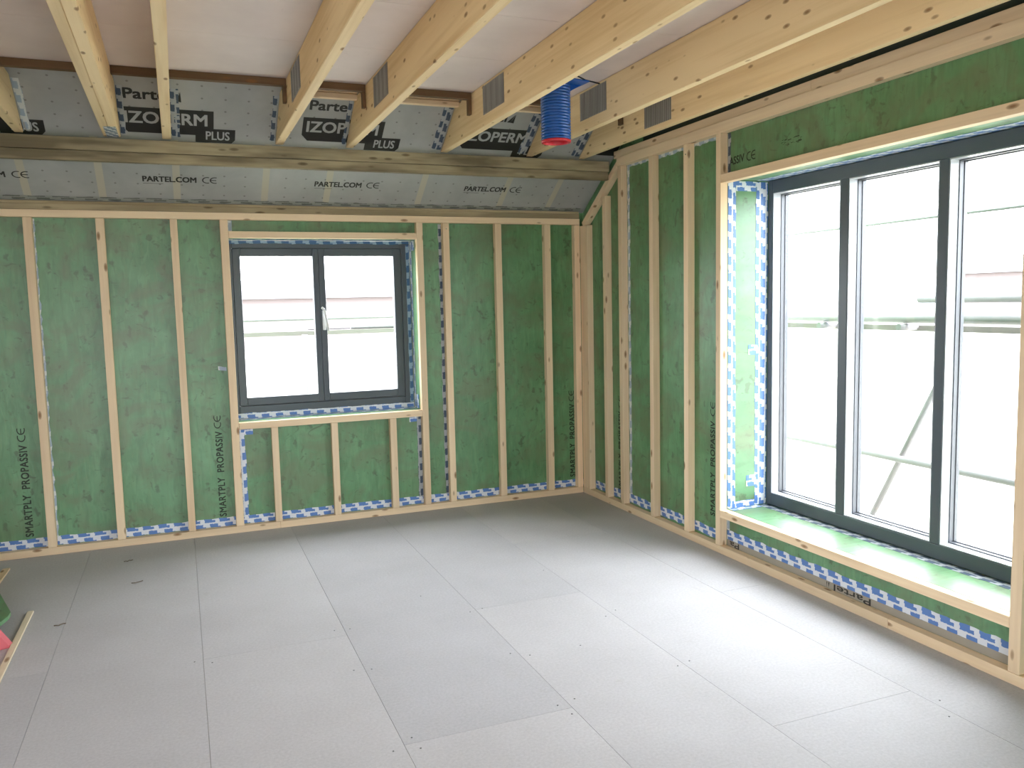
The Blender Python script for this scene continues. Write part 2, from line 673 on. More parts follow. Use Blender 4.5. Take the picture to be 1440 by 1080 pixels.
def arc_band(mb, c, u, v, nrm, R, wd, a0, a1, lift=0.0006, seg=14):
    c, u, v, nrm = Vector(c), Vector(u), Vector(v), Vector(nrm)
    pt = lambda r, a: c + u * (r * math.cos(a)) + v * (r * math.sin(a)) + nrm * lift
    prev = None
    for i in range(seg + 1):
        a = a0 + (a1 - a0) * i / seg
        cur = (mb.bm.verts.new(pt(R, a)), mb.bm.verts.new(pt(R - wd, a)))
        if prev:
            f = mb.bm.faces.new((prev[0], cur[0], cur[1], prev[1]))
            f.normal_update()
            if f.normal.dot(nrm) < 0:
                f.normal_flip()
        prev = cur


def quad(mb, pts, nrm, lift=0.0005):
    nrm = Vector(nrm)
    f = mb.bm.faces.new([mb.bm.verts.new(Vector(p) + nrm * lift) for p in pts])
    f.normal_update()
    if f.normal.dot(nrm) < 0:
        f.normal_flip()


def ce_mark(mb, o, u, v, L, H, nrm):
    """the two round letters of the conformity mark, L wide and H high"""
    o, u, v, nrm = Vector(o), Vector(u).normalized(), Vector(v).normalized(), Vector(nrm).normalized()
    R = H / 2
    k = L / 2.45 / R
    uu = u * k
    wd = R * 0.24
    for cx in (1.0, 2.45):
        c = o + uu * (cx * R) + v * R
        arc_band(mb, c, uu, v, nrm, R, wd, math.radians(68), math.radians(292))
    c = o + uu * (2.45 * R) + v * R
    quad(mb, [c - uu * (R * 0.8) - v * wd / 2, c + uu * (R * 0.25) - v * wd / 2,
              c + uu * (R * 0.25) + v * wd / 2, c - uu * (R * 0.8) + v * wd / 2], nrm, 0.0007)
    return mb


def wall_cells(mb, plane, a0, a1, b0, b1, z0, z1, holes):
    """solid wall as boxes round rectangular holes; plane 'x' or 'y' is the thickness axis"""
    As = sorted({a0, a1, *[h[0] for h in holes], *[h[1] for h in holes]})
    Zs = sorted({z0, z1, *[h[2] for h in holes], *[h[3] for h in holes]})
    for i in range(len(As) - 1):
        for j in range(len(Zs) - 1):
            ca, cz = (As[i] + As[i + 1]) / 2, (Zs[j] + Zs[j + 1]) / 2
            if any(h[0] < ca < h[1] and h[2] < cz < h[3] for h in holes):
                continue
            if plane == 'y':
                mb.box(As[i], As[i + 1], b0, b1, Zs[j], Zs[j + 1])
            else:
                mb.box(b0, b1, As[i], As[i + 1], Zs[j], Zs[j + 1])
    bmesh.ops.remove_doubles(mb.bm, verts=mb.bm.verts, dist=1e-5)
    # drop the inner faces shared by neighbouring cells
    seen = {}
    for f in mb.bm.faces:
        seen.setdefault(tuple(sorted(v.index for v in f.verts)), []).append(f)
    return mb


def clean_inner(mb):
    mb.bm.verts.index_update()
    seen = {}
    for f in mb.bm.faces:
        seen.setdefault(tuple(sorted(v.index for v in f.verts)), []).append(f)
    kill = [f for fs in seen.values() if len(fs) > 1 for f in fs]
    bmesh.ops.delete(mb.bm, geom=kill, context='FACES_ONLY')
    return mb


# ------------------------------------------------------------------ room dimensions
XL, YF = -5.6, -8.6            # unseen left wall and rear wall
ZC = 2.715                     # underside of the deck
ZJ = 2.485                     # underside of the joists
RM, RY, RZ = 0.667, 0.03, 2.18  # roof plane: z = RZ + RM * (RY - y)
roof = lambda y: RZ + RM * (RY - y)

# ------------------------------------------------------------------ setting
mb = MB()
GF = 0.0006
xs = [-5.6, -5.31, -4.70, -4.09, -3.475, -2.865, -2.246, -1.607, -1.027, -0.385, 0.05]
joints = {5: [-2.05, -4.4, -6.8], 4: [-3.3, -5.7], 6: [-3.087, -5.5], 7: [-2.0, -4.4], 8: [-1.05, -3.5, -5.9],
          9: [-2.31, -4.7], 3: [-1.9, -4.3], 2: [-3.0, -5.4], 1: [-2.2], 0: [-3.5]}
for i in range(len(xs) - 1):
    ys = [0.05] + joints.get(i, []) + [YF]
    for a, b in zip(ys, ys[1:]):
        mb.box(xs[i] + GF, xs[i + 1] - GF, b + GF, a - GF, -0.022, 0.0, 0.0006)
floor = tag(mb.build('floor', FLOOR), 'grey chipboard floor laid in long boards with open joints', 'floor', kind='structure')
sub = MB().box(XL - .1, 0.5, YF - .1, 0.4, -0.20, -0.0235).build('floor_slab', DPC)
tag(sub, 'solid slab under the chipboard floor', 'floor', kind='structure')

# back wall with the small window hole, right wall with the large one
BW = (-2.585, -1.287, 0.743, 1.962)     # small window reveal: x0, x1, z0, z1
RW = (-3.612, -1.772, 0.262, 2.165)     # large window reveal: y0, y1, z0, z1
mb = wall_cells(MB(), 'y', XL, 0.05, 0.05, 0.42, -0.2, 2.18, [BW])
wall_back = tag(clean_inner(mb).build('wall_back', OSB_Y, at_base=False), 'green strand board back wall with a two-pane window', 'wall', kind='structure')
mb = wall_cells(MB(), 'x', YF, 0.42, 0.05, 0.48, -0.2, 3.3, [RW])
wall_right = tag(clean_inner(mb).build('wall_right', OSB_X, at_base=False), 'green strand board gable wall with a tall three-pane window', 'wall', kind='structure')
mb = wall_cells(MB(), 'x', YF, 0.42, XL - .15, XL, -0.2, 3.3, [(-6.2, -4.8, 0.9, 2.1)])  # window hole in the unseen wall, sized for side fill daylight
tag(clean_inner(mb).build('wall_left', WALLX, at_base=False), 'plain wall out of view on the left', 'wall', kind='structure')
mb = wall_cells(MB(), 'y', XL, 0.05, YF - .15, YF, -0.2, 3.3, [(-4.1, -2.5, 0.0, 2.1)])  # opening behind the camera, added and sized for the fill daylight it admits
tag(clean_inner(mb).build('wall_front', WALLX, at_base=False), 'plain wall behind the viewpoint with an added opening for fill daylight', 'wall', kind='structure')

# deck over the joists
mb = MB()
for a, b in ((-1.06, -1.732), (-1.732, -2.345), (-2.345, -2.96), (-2.96, -3.57), (-3.57, -4.8), (-4.8, -6.0), (-6.0, YF)):
    mb.box(XL, 0.049, b + .0012, a - .0012, ZC, ZC + .022)
tag(mb.build('ceiling', DECK), 'pale boarded deck lying on the ceiling joists', 'ceiling', kind='structure')
tag(MB().box(XL, .049, -1.36, -1.30, ZC + .024, 3.3).build('loft_light_seal', WALLX), 'added panel sealing daylight out above the deck edge', 'wall', kind='structure')  # unseen panel, added to stop sky light entering past the deck edge
tag(MB().box(XL - .15, .48, YF - .15, -1.2, 3.3, 3.4).build('loft_light_cover', WALLX), 'added cover keeping daylight out of the void above the deck', 'ceiling', kind='structure')  # unseen cover, added to shut sky light out of the void

# roof membrane (one sheet along the sloping roof) with its print
yt = -1.29
mb = MB()
mb.prism([(XL, RY + .015, roof(RY + .015)), (XL, yt, roof(yt)), (XL, yt, roof(yt) + .05), (XL, RY + .015, roof(RY + .015) + .05)], (0.049 - XL, 0, 0))
memb = tag(mb.build('ceiling_membrane', MEMB, at_base=False), 'grey airtight membrane lining the roof slope, printed with dark lettering', 'membrane', kind='structure')
NS = Vector((0, -RM, -1)).normalized()        # facing down into the room
SU = Vector((1, 0, 0))
SV = Vector((0, -1, RM)).normalized()         # up the slope
SL = math.sqrt(1 + RM * RM)
mp_ = lambda x, y: Vector((x, y, roof(y)))


def band(x, w_):
    m_ = MB()
    quad(m_, [mp_(x - w_, RY - .002), mp_(x + w_, RY - .002), mp_(x + w_, -.43), mp_(x - w_, -.43)], NS, 0.0003)
    return m_.build('rafter_band', BAND, memb)


for x in (-4.08, -3.672, -3.267, -2.842, -2.312, -1.913, -1.276, -.661, -.27):
    band(x, .021)
for i, x in enumerate((-4.065, -3.033, -2.002, -.969)):
    m_ = MB()
    lettering(m_, 'PARTEL.COM', mp_(x, -.132), SU, SV, .305, .046, NS, 0.04)
    quad(m_, [mp_(x, -.118), mp_(x + .115, -.118), mp_(x + .115, -.1155), mp_(x, -.1155)], NS)
    ce_mark(m_, mp_(x + .339, -.128), SU, SV, .076, .058, NS)
    tag(m_.build('lettering', PRINT, memb), 'dark web address and round conformity mark')
for i, x in enumerate((-4.112, -3.118, -2.124, -1.125, -.135)):
    xe = lambda d: min(x + d, .045)
    m_ = MB()
    quad(m_, [mp_(x, -.628), mp_(xe(.492), -.628), mp_(xe(.492), -.515), mp_(xe(.492), -.470), mp_(x + .036, -.470), mp_(x, -.509)], NS, .0005)
    if x < -.5:
        quad(m_, [mp_(x + .392, -.5155), mp_(x + .612, -.5155), mp_(x + .612, -.447), mp_(x + .592, -.424), mp_(x + .392, -.424)], NS, .0006)
    bx = tag(m_.build('logo_panel', PRINT, memb), 'near-black panel with a cut corner')
    m_ = MB()
    if x < -.5:
        lettering(m_, 'IZOPERM', mp_(x + .026, -.533), SU, SV, .430, .085, NS, 0.03, .0012)
        lettering(m_, 'PLUS', mp_(x + .450, -.445), SU, SV, .130, .066, NS, 0.02, .0013)
        m_.build('lettering', PALE, bx)
        m_ = MB()
        lettering(m_, 'Partel', mp_(x + .030, -.680), SU, SV, .235, .072, NS, 0.035)
        quad(m_, [mp_(x + .297, -.676), mp_(x + .322, -.672), mp_(x + .318, -.735)], NS)
        quad(m_, [mp_(x + .274, -.676), mp_(x + .297, -.676), mp_(x + .314, -.733)], NS)
        tag(m_.build('lettering', PRINT, memb), 'dark maker name with a small triangle')
    else:
        m_.bm.free()

# print on the green boards
for (x, z) in ((-3.792, .12), (-2.655, .115), (-.047, .125)):
    m_ = MB()
    lettering(m_, 'SMARTPLY  PROPASSIV', (x, .05, z), (0, 0, 1), (-1, 0, 0), .575, .043, (0, -1, 0), 0.03, .0006, 0, 1.08)
    ce_mark(m_, (x - .002, .05, z + .595), (0, 0, 1), (-1, 0, 0), .075, .046, (0, -1, 0))
    tag(m_.build('lettering', PRINTG, wall_back), 'dark stencilled board name running upwards')
for (y, z) in ((-1.652, .19), (-.522, .12)):
    m_ = MB()
    lettering(m_, 'SMARTPLY  PROPASSIV', (.05, y, z), (0, 0, 1), (0, 1, 0), .575, .043, (-1, 0, 0), 0.03, .0006, 0, 1.08)
    ce_mark(m_, (.05, y - .002, z + .605), (0, 0, 1), (0, 1, 0), .075, .046, (-1, 0, 0))
    tag(m_.build('lettering', PRINTG, wall_right), 'dark stencilled board name running upwards')
m_ = MB()
lettering(m_, 'ASSIV', (.05, -1.79, 2.238), (0, -1, .04), (0, .04, 1), .128, .042, (-1, 0, 0), 0.03)
ce_mark(m_, (.05, -1.938, 2.236), (0, -1, .04), (0, .04, 1), .066, .050, (-1, 0, 0))
tag(m_.build('lettering', PRINTG, wall_right), 'end of a dark stencilled board name with round mark')
m_ = MB()
rd = random.Random(5)
for i in range(26):                                    # smeared stamp
    y, z = rd.uniform(-2.36, -2.215), rd.uniform(2.262, 2.296)
    a, b = rd.uniform(.008, .03), rd.uniform(.002, .006)
    quad(m_, [(.05, y, z), (.05, y - a, z + .002), (.05, y - a * .9, z + b), (.05, y + .002, z + b * .7)], (-1, 0, 0), .0005)
tag(m_.build('smeared_stamp', PRINTG, wall_right), 'dark smeared stamp')

# ------------------------------------------------------------------ windows
def frame_ring(mb, fa, a0, a1, b0, b1, wa0, wa1, wb0, wb1, d0, d1, bev=.004):
    """four-bar frame; fa('a','b') maps to boxes"""
    fa(mb, a0, a0 + wa0, b0, b1, d0, d1, bev)
    fa(mb, a1 - wa1, a1, b0, b1, d0, d1, bev)
    fa(mb, a0 + wa0, a1 - wa1, b0, b0 + wb0, d0, d1, bev)
    fa(mb, a0 + wa0, a1 - wa1, b1 - wb1, b1, d0, d1, bev)


by = lambda mb, a0, a1, b0, b1, d0, d1, bev: mb.box(a0, a1, d0, d1, b0, b1, bev)
bx_ = lambda mb, a0, a1, b0, b1, d0, d1, bev: mb.box(d0, d1, a0, a1, b0, b1, bev)

# small window
W1 = tag(empty('window_1', (-1.935, .23, .76)), 'dark grey two-pane casement window in the back wall', 'window', kind='structure')
m_ = MB()
fx0, fx1, fz0, fz1 = -2.578, -1.294, .748, 1.957
frame_ring(m_, by, fx0, fx1, fz0, fz1, .055, .060, .082, .050, .192, .27)
m_.build('window_frame', FRAME, W1)
for i, (sx0, sx1, h0, h1) in enumerate(((-2.5215, -1.9475, .052, .040), (-1.9465, -1.3555, .042, .056))):
    m_ = MB()
    frame_ring(m_, by, sx0, sx1, .832, 1.9055, h0, h1, .055, .052, .200, .262)
    s = m_.build('window_sash', FRAME, W1)
    MB().box(sx0 + h0 + .0005, sx1 - h1 - .0005, .232, .236, .8875, 1.853).build('window_pane', GLASS, s)
m_ = MB()
m_.box(-1.937, -1.913, .188, .1995, 1.335, 1.475, .004)
m_.tube((-1.925, .1875, 1.46), (-1.925, .150, 1.462), .009)
m_.tube((-1.928, .152, 1.478), (-1.905, .150, 1.335), .009)
m_.tube((-1.945, .152, 1.495), (-1.928, .152, 1.478), .008)
tag(m_.build('window_handle', HANDLE, W1), 'white lever handle')

# large window
W2 = tag(empty('window_2', (.38, -2.69, .265)), 'tall dark grey three-pane window in the gable wall', 'window', kind='structure')
m_ = MB()
py = [(-2.338, -1.812), (-2.941, -2.396), (-3.545, -2.992)]
bx_(m_, -1.812, -1.7745, .2645, 2.1625, .33, .45, .004)
bx_(m_, -3.6095, -3.545, .2645, 2.1625, .33, .45, .004)
bx_(m_, -2.396, -2.338, .335, 2.092, .33, .45, .004)
bx_(m_, -2.992, -2.941, .335, 2.092, .33, .45, .004)
bx_(m_, -3.545, -1.812, .2645, .335, .33, .45, .004)
bx_(m_, -3.545, -1.812, 2.092, 2.1625, .33, .45, .004)
m_.build('window_frame', FRAME, W2)
for (a, b) in py:
    m_ = MB()
    e = .0006
    frame_ring(m_, bx_, a + e, b - e, .335 + e, 2.092 - e, .005, .005, .005, .005, .333, .385, 0)
    bead = tag(m_.build('glazing_bead', BEAD_SHEEN, W2), 'inner face of the frame, coloured pale as reflected sky')
    m_ = MB()
    frame_ring(m_, bx_, a + e, b - e, .335 + e, 2.092 - e, .010, .010, .010, .010, .3855, .410, 0)
    frame_ring(m_, bx_, a + e, b - e, .335 + e, 2.092 - e, .014, .014, .014, .014, .4105, .43, 0)
    m_.build('glazing_gasket', GASKET, W2)
    MB().box(.418, .422, a + .0155, b - .0155, .3505, 2.0765).build('window_pane', GLASS, W2)

# ------------------------------------------------------------------ wall framing
D0, D1 = 0.0, 0.0492          # battens stand off the board
ST0, ST1 = .0475, 2.0755
bs = [(-4.10, -4.055, 'pine stud on the back wall, cut by the left edge of the photo'),
      (-3.712, -3.664, 'knotty pine stud with a torn tape edge down its right side, nearest the left end'),
      (-3.320, -3.272, 'pine stud between the tape-edged stud and the plain one left of the window'),
      (-2.896, -2.852, 'plain pine stud standing alone one bay left of the small window'),
      (-2.597, -2.5475, 'full-height pine stud hugging the left side of the small window'),
      (-1.2865, -1.240, 'full-height pine stud hugging the right side of the small window'),
      (-1.091, -1.044, 'pine stud with dark tape on its left edge, just right of the window'),
      (-.692, -.643, 'pine stud in the middle of the wall between window and corner'),
      (-.297, -.247, 'last pine stud on the back wall before the corner post')]
for a, b, lab in bs:
    timber('wall_stud', lab, 'stud', 'studs on the back wall', (a, b), (D0, D1), (ST0, ST1), PINE[2])
def nail(stud_y, x, y, z, ax_):
    st = next(o for o in bpy.data.objects if o.name.startswith('wall_stud') and not o.parent and abs((o.location.x if ax_ == 'y' else o.location.y) - stud_y) < .04 and (abs(o.location.y - .0246) < .01 if ax_ == 'y' else abs(o.location.x - .0246) < .01))
    p = (x, y, z)
    q = (x, y - .002, z) if ax_ == 'y' else (x - .002, y, z)
    MB().tube(p, q, .0045, 10).build('nail_head', NAIL, st)


NAIL = simple('bright_nail', (.8, .8, .78), .25, .8)
nail(-1.0675, -1.066, -.0002, 2.035, 'y')
timber('corner_post', 'pine post closing the corner on the back wall side', 'post', None, (-.048, -.0015), (D0, D1), (ST0, 2.0755), PINE[2])
timber('corner_post', 'wide knotty pine post closing the corner on the gable wall side', 'post', None, (D0, D1), (-.112, -.0005), (ST0, 2.066), PINE[2])
for a, b, lab in ((-2.341, -2.297, 'short pine stud under the sill, left of three'),
                  (-1.940, -1.895, 'short pine stud under the sill, middle of three'),
                  (-1.527, -1.479, 'short pine stud under the sill with a large oval knot, right of three')):
    timber('cripple_stud', lab, 'stud', 'short studs under the small window', (a, b), (D0, D1), (ST0, .6965), PINE[2])
timber('window_rail', 'pine rail under the sill of the small window', 'rail', None, (-2.5465, -1.2875), (D0, D1), (.6975, .742), PINE[0])
timber('window_rail', 'pine rail over the head of the small window', 'rail', None, (-2.5465, -1.2875), (D0, D1), (1.9605, 2.003), PINE[0])
timber('sole_plate', 'long pine floor plate at the foot of the back wall, left of its butt joint', 'plate', None, (XL + .002, -2.3125), (D0, D1), (.0008, .0465), PINE[0])
timber('sole_plate', 'pine floor plate from the butt joint to the corner under the back wall', 'plate', None, (-2.3115, -.0008), (D0, D1), (.0008, .0465), PINE[0])
timber('top_plate', 'long pine plate across the top of the back wall studs', 'plate', None, (XL + .002, -.0008), (D0, D1), (2.0765, 2.121), PINE[0])
timber('wall_plate', 'weathered grey-brown timber lying on the back wall plate under the membrane', 'plate', None, (XL + .002, -.0008), (.006, D1), (2.1225, 2.158), OLD2)
timber('wall_plate', 'weathered timber strip at the eaves with a knot, bearing the membrane edge', 'plate', None, (XL + .002, -.0008), (.012, D1 - .02), (2.1588, 2.176), OLD2)
# purlin of two stacked timbers carrying the joist ends
timber('purlin', 'weathered upper timber carrying the joist ends along the roof slope', 'beam', None, (XL + .002, -.003), (-.482, -.440), (2.400, 2.470), OLD)
timber('purlin', 'weathered lower timber with dark stains set back under the joist-bearing one', 'beam', None, (XL + .002, -.003), (-.466, -.422), (2.344, 2.3985), OLD)

rs = [(-.405, -.360, 2.245, 'short pine stud on the gable wall, stopping under the raking batten'),
      (-.637, -.592, 2.4195, 'pine stud where the raking batten meets the gable wall plate'),
      (-1.046, -1.000, 2.4195, 'pine stud in the middle of the gable wall bays left of the tall window'),
      (-1.446, -1.400, 2.4195, 'pine stud with a bright nail near its top, one bay left of the tall window'),
      (-1.7715, -1.728, 2.4195, 'pine stud forming the left jamb of the tall window'),
      (-3.648, -3.601, 2.4195, 'thick pine stud forming the right jamb of the tall window, at the photo edge')]
for a, b, t, lab in rs:
    timber('wall_stud', lab, 'stud', 'studs on the gable wall', (D0, D1), (a, b), (ST0, t), PINE[2])
nail(-1.423, -.0002, -1.425, 2.36, 'x')
for a, b in ((-4.05, -4.005), (-4.45, -4.405)):
    timber('wall_stud', 'pine stud on the gable wall, outside the view to the right', 'stud', 'studs on the gable wall', (D0, D1), (a, b), (ST0, 2.4195), PINE[2])
timber('window_rail', 'pine rail along the low sill of the tall window', 'rail', None, (D0, D1), (-3.600, -1.7725), (.217, .2615), PINE[1])
timber('window_rail', 'pine rail over the head of the tall window', 'rail', None, (D0, D1), (-3.600, -1.7725), (2.143, 2.190), PINE[1])
timber('sole_plate', 'pine floor plate along the foot of the gable wall up to a broken knot', 'plate', None, (D0, D1), (-3.0195, -.0008), (.0008, .0465), PINE[1])
timber('sole_plate', 'pine floor plate along the foot of the gable wall under the right jamb', 'plate', None, (D0, D1), (YF + .002, -3.0205), (.0008, .0465), PINE[1])
timber('top_plate', 'lower pine plate along the head of the gable wall studs', 'plate', None, (D0, D1), (YF + .002, -.5765), (2.4205, 2.480), PINE[1])
timber('top_plate', 'upper pine plate on the gable wall, from the purlin to its butt joint', 'plate', None, (.011, D1), (-2.4745, -.52), (2.481, 2.532), PINE[1])
timber('top_plate', 'upper pine plate on the gable wall, right of its butt joint with two knots', 'plate', None, (.011, D1), (YF + .002, -2.4755), (2.481, 2.532), PINE[1])
d = [(-.030, 2.090), (-.575, 2.4575), (-.575, 2.402), (-.055, 2.052)]
mb = MB().prism([(D0, y, z) for y, z in d], (D1 - D0, 0, 0))
bmesh.ops.bevel(mb.bm, geom=list(mb.bm.edges), offset=.002, segments=2, affect='EDGES')
tag(mb.build('raking_batten', PINE[1]), 'raking pine batten following the roof slope on the gable wall', 'batten')

tag(MB().box(.046, .0495, YF + .002, -.86, 2.536, ZC - .002).build('gap_shade_strip', simple('dark_gap_shade', (.03, .045, .035), .6)), 'dark strip added as shade in the gap above the gable wall plates', 'membrane')  # dark colour stands in for shade in the gap beside the last joist

# ------------------------------------------------------------------ ceiling joists
js = [(-4.50, -4.455, 'joist beyond the left edge of the photo', 0),
      (-3.652, -3.607, 'knotty joist cut off by the left edge of the photo', 0),
      (-3.212, -3.1715, 'left half of the doubled joist, with a torn lower edge', 0),
      (-3.1705, -3.124, 'right half of the doubled joist, ending in a striped tape patch', 0),
      (-2.906, -2.858, 'single slim joist running nearly straight away, between doubled joist and steel-plated ones', 0),
      (-2.274, -2.228, 'joist with a narrow-looking steel plate, next right of the slim single joist', 1),
      (-1.848, -1.802, 'joist with a steel plate and a bright lower edge, second from the slim joist', 1),
      (-1.230, -1.183, 'wide-faced joist with scattered knots in front of the blue duct', 1),
      (-.625, -.578, 'joist with a steel plate just right of the blue duct', 1),
      (-.228, -.186, 'last joist beside the gable wall, above the dark gap', 2)]
ye0, ye1 = -.446, -.446 - (ZC - .003 - ZJ) / RM
for a, b, lab, pl in js:
    mb = MB().prism([(a, YF + .003, ZJ), (a, ye0, ZJ), (a, ye1, ZC - .002), (a, YF + .003, ZC - .002)], (b - a, 0, 0))
    bmesh.ops.bevel(mb.bm, geom=list(mb.bm.edges), offset=.0025, segments=2, affect='EDGES')
    o = tag(mb.build('ceiling_joist', JOIST), 'pine ' + lab if not lab.startswith(('joist', 'last', 'knotty', 'single', 'left', 'right', 'wide')) else lab.replace('joist', 'pine joist', 1), 'joist', 'joists under the deck')
    if pl:
        m_ = MB()
        y0, y1, z0, z1 = (-1.595, -1.275, 2.545, 2.70) if pl == 1 else (-1.625, -1.335, 2.512, 2.635)
        m_.box(a - .0016, a - .0002, y0, y1, z0, z1)
        k = 20
        for i in range(k):                             # pressed rows of teeth
            yy = y0 + (y1 - y0) * (i + .5) / k
            m_.box(a - .0030, a - .0015, yy - .0022, yy + .0022, z0 + .006, z1 - .006)
        tag(m_.build('nail_plate', STEEL, o), 'grey steel nail plate')

# tape where each joist meets the membrane
def joist_tape(x, lab, wd=.045, m=TAPE2, seed=0):
    y0 = -.452
    return tape('joist_tape', lab, 'tapes at the joist ends', mp_(x, y0) + NS * .0006, SV, SU, NS, .36, wd, m, rag=.004, seed=seed)


joist_tape(-2.306, 'dark-printed tape left of the joist next right of the slim one', .029, seed=1)
joist_tape(-1.876, 'dark-printed tape up the membrane beside the second steel-plated joist', .025, seed=2)
joist_tape(-1.293, 'wide dark-printed tape beside the joist in front of the blue duct', .060, seed=3)
joist_tape(-.690, 'dark-printed tape on the membrane behind the blue duct', .062, seed=4)
joist_tape(-.292, 'dark-printed tape beside the last joist by the gable wall', .062, seed=5)
joist_tape(-2.855, 'blue-printed tape right of the slim single joist', .045, TAPE2, seed=6)
joist_tape(-3.121, 'blue-printed tape right of the doubled joist', .030, TAPE2, seed=7)
joist_tape(-3.603, 'pale tape right of the joist at the left edge of the photo', .035, TAPEW, seed=8)
mb = tape_bm(MB(), (-3.195, -.452, ZJ - .0005), (1, 0, 0), (0, -1, 0), (0, 0, -1), .062, .28, rag=.003, seed=9)
tag(mb.build('tape_patch', tape_mat('striped_tape', (.10, .17, .26), (.66, .68, .68), .05, .035)), 'striped tape patch under the end of the doubled joist', 'tape')

# dark edge battens at the end of the deck, one per bay, with a leg down the joist face
bays = [(-4.454, -3.653, 0, 'dark brown batten at the deck edge in the leftmost bay'),
        (-3.606, -3.213, 0, 'dark brown batten at the deck edge left of the doubled joist'),
        (-3.123, -2.907, 0, 'dark brown batten at the deck edge between doubled and slim joists'),
        (-2.857, -2.2755, 1, 'L-shaped dark brown batten at the deck edge right of the slim joist'),
        (-2.227, -1.8495, 1, 'L-shaped dark brown batten at the deck edge over the second whole logo'),
        (-1.801, -1.2315, 1, 'L-shaped dark brown batten in the bay left of the blue duct joist'),
        (-1.182, -.6265, 1, 'dark brown batten at the deck edge behind the blue duct'),
        (-.577, -.2295, 1, 'dark brown batten at the deck edge beside the last joist')]
for a, b, leg, lab in bays:
    m_ = MB().box(a, b, -1.085, -1.045, ZC - .038, ZC - .0006, .001)
    if leg:
        m_.box(b - .018, b, -1.085, -1.045, ZC - .125, ZC - .0385, .001)
    tag(m_.build('edge_batten', BROWN), lab, 'batten', 'dark battens at the deck edge')
for a, b, lab in ((-2.227, -1.849, 'pale noggin between the two joists over the second whole logo'),
                  (-1.801, -1.231, 'pale noggin in the wide bay left of the blue duct joist'),
                  (-1.182, -.626, 'pale noggin high behind the blue duct'),
                  (-.577, -.229, 'pale noggin in the bay beside the last joist')):
    ya = -.86
    m_ = MB()
    m_.box(a, b, ya, ya + .04, roof(ya + .04) - .062, roof(ya + .04) - .034, .0015)
    m_.box(a, b, ya - .012, ya + .028, roof(ya + .04) - .030, roof(ya + .04) - .003, .0015)
    tag(m_.build('noggin', PINE[0]), lab, 'noggin', 'pale noggins under the membrane')

# ------------------------------------------------------------------ sealing tapes
NB, NR = (0, -1, 0), (-1, 0, 0)
yb, xr = .05, .05
tape('floor_tape', 'blue-printed white tape along the foot of the back wall', None, (XL + .01, yb, .048), (1, 0, 0), (0, 0, 1), NB, -XL + .03, .056, seed=11)
tape('wall_tape', 'pale tape strip down the right edge of the left-hand tape-edged stud', None, (-3.656, yb - .0008, .1), (0, 0, 1), (-1, 0, 0), NB, 1.97, .03, TAPEW, rag=.005, step=.03, seed=12)
tape('wall_tape', 'blue-printed tape standing under the left end of the small sill', None, (-2.511, yb - .0008, .10), (0, 0, 1), (-1, 0, 0), NB, .595, .036, seed=13)
tape('wall_tape', 'dark-printed tape standing under the right end of the small sill', None, (-1.283, yb - .0008, .10), (0, 0, 1), (-1, 0, 0), NB, .595, .034, TAPE2, seed=14)
tape('wall_tape', 'dark-printed tape beside the stud just right of the small window', None, (-1.088, yb - .0008, .10), (0, 0, 1), (-1, 0, 0), NB, 1.97, .026, TAPE2, rag=.004, seed=15)
tape('tape_patch', 'small blue-printed tape corner under the left end of the small sill', None, (-2.512, yb - .0010, .655), (1, 0, 0), (0, 0, 1), NB, .055, .038, seed=16)
tape('tape_patch', 'small blue-printed tape corner under the right end of the small sill', None, (-1.372, yb - .0010, .655), (1, 0, 0), (0, 0, 1), NB, .055, .038, seed=17)
tape('tape_patch', 'small white tape scrap left of the small window at mid height', None, (-2.655, yb - .0010, 1.10), (1, 0, -.15), (0, 0, 1), NB, .052, .024, TAPEW, seed=18)
tape('wall_tape', 'short pale tape above the left end of the small window head', None, (-2.520, yb - .0008, 2.004), (0, 0, 1), (-1, 0, 0), NB, .071, .024, TAPEW, seed=19)
# small window reveal
tape('reveal_tape', 'blue-printed tape along the sill edge of the small window frame', None, (-2.58, .1905, BW[2] + .0006), (1, 0, 0), (0, -1, 0), (0, 0, 1), 1.285, .055, seed=20)
tape('reveal_tape', 'blue tape over the head of the small window frame', None, (-2.58, .1905, BW[3] - .0006), (1, 0, 0), (0, -1, 0), (0, 0, -1), 1.285, .060, seed=21)
tape('reveal_tape', 'blue-printed tape up the right reveal of the small window', None, (BW[1] - .0006, .1905, BW[2] + .004), (0, 0, 1), (0, -1, 0), (-1, 0, 0), 1.205, .036, seed=22)
tape('frame_tape', 'blue-printed tape turned up onto the foot of the small window frame', None, (-2.577, .1918, .7475), (1, 0, 0), (0, 0, 1), NB, 1.282, .035, seed=25)
tape('frame_tape', 'shade-darkened blue tape turned down onto the head of the small window frame', None, (-2.577, .1918, 1.9365), (1, 0, 0), (0, 0, 1), NB, 1.282, .020, TAPE_SHADED, seed=26)
tape('frame_tape', 'shade-darkened blue tape turned onto the right side of the small window frame', None, (-1.2955, .1918, .786), (0, 0, 1), (-1, 0, 0), NB, 1.146, .026, TAPE_SHADED, seed=27)
tape('tape_patch', 'blue tape bunched in the lower right corner of the small window reveal', None, (BW[1] - .0016, .139, BW[2] + .004), (0, 0, 1), (0, -1, 0), (-1, 0, 0), .10, .06, seed=23)
tape('tape_patch', 'blue tape bunched in the upper right corner of the small window reveal', None, (BW[1] - .0016, .139, BW[3] - .075), (0, 0, 1), (0, -1, 0), (-1, 0, 0), .07, .06, seed=24)
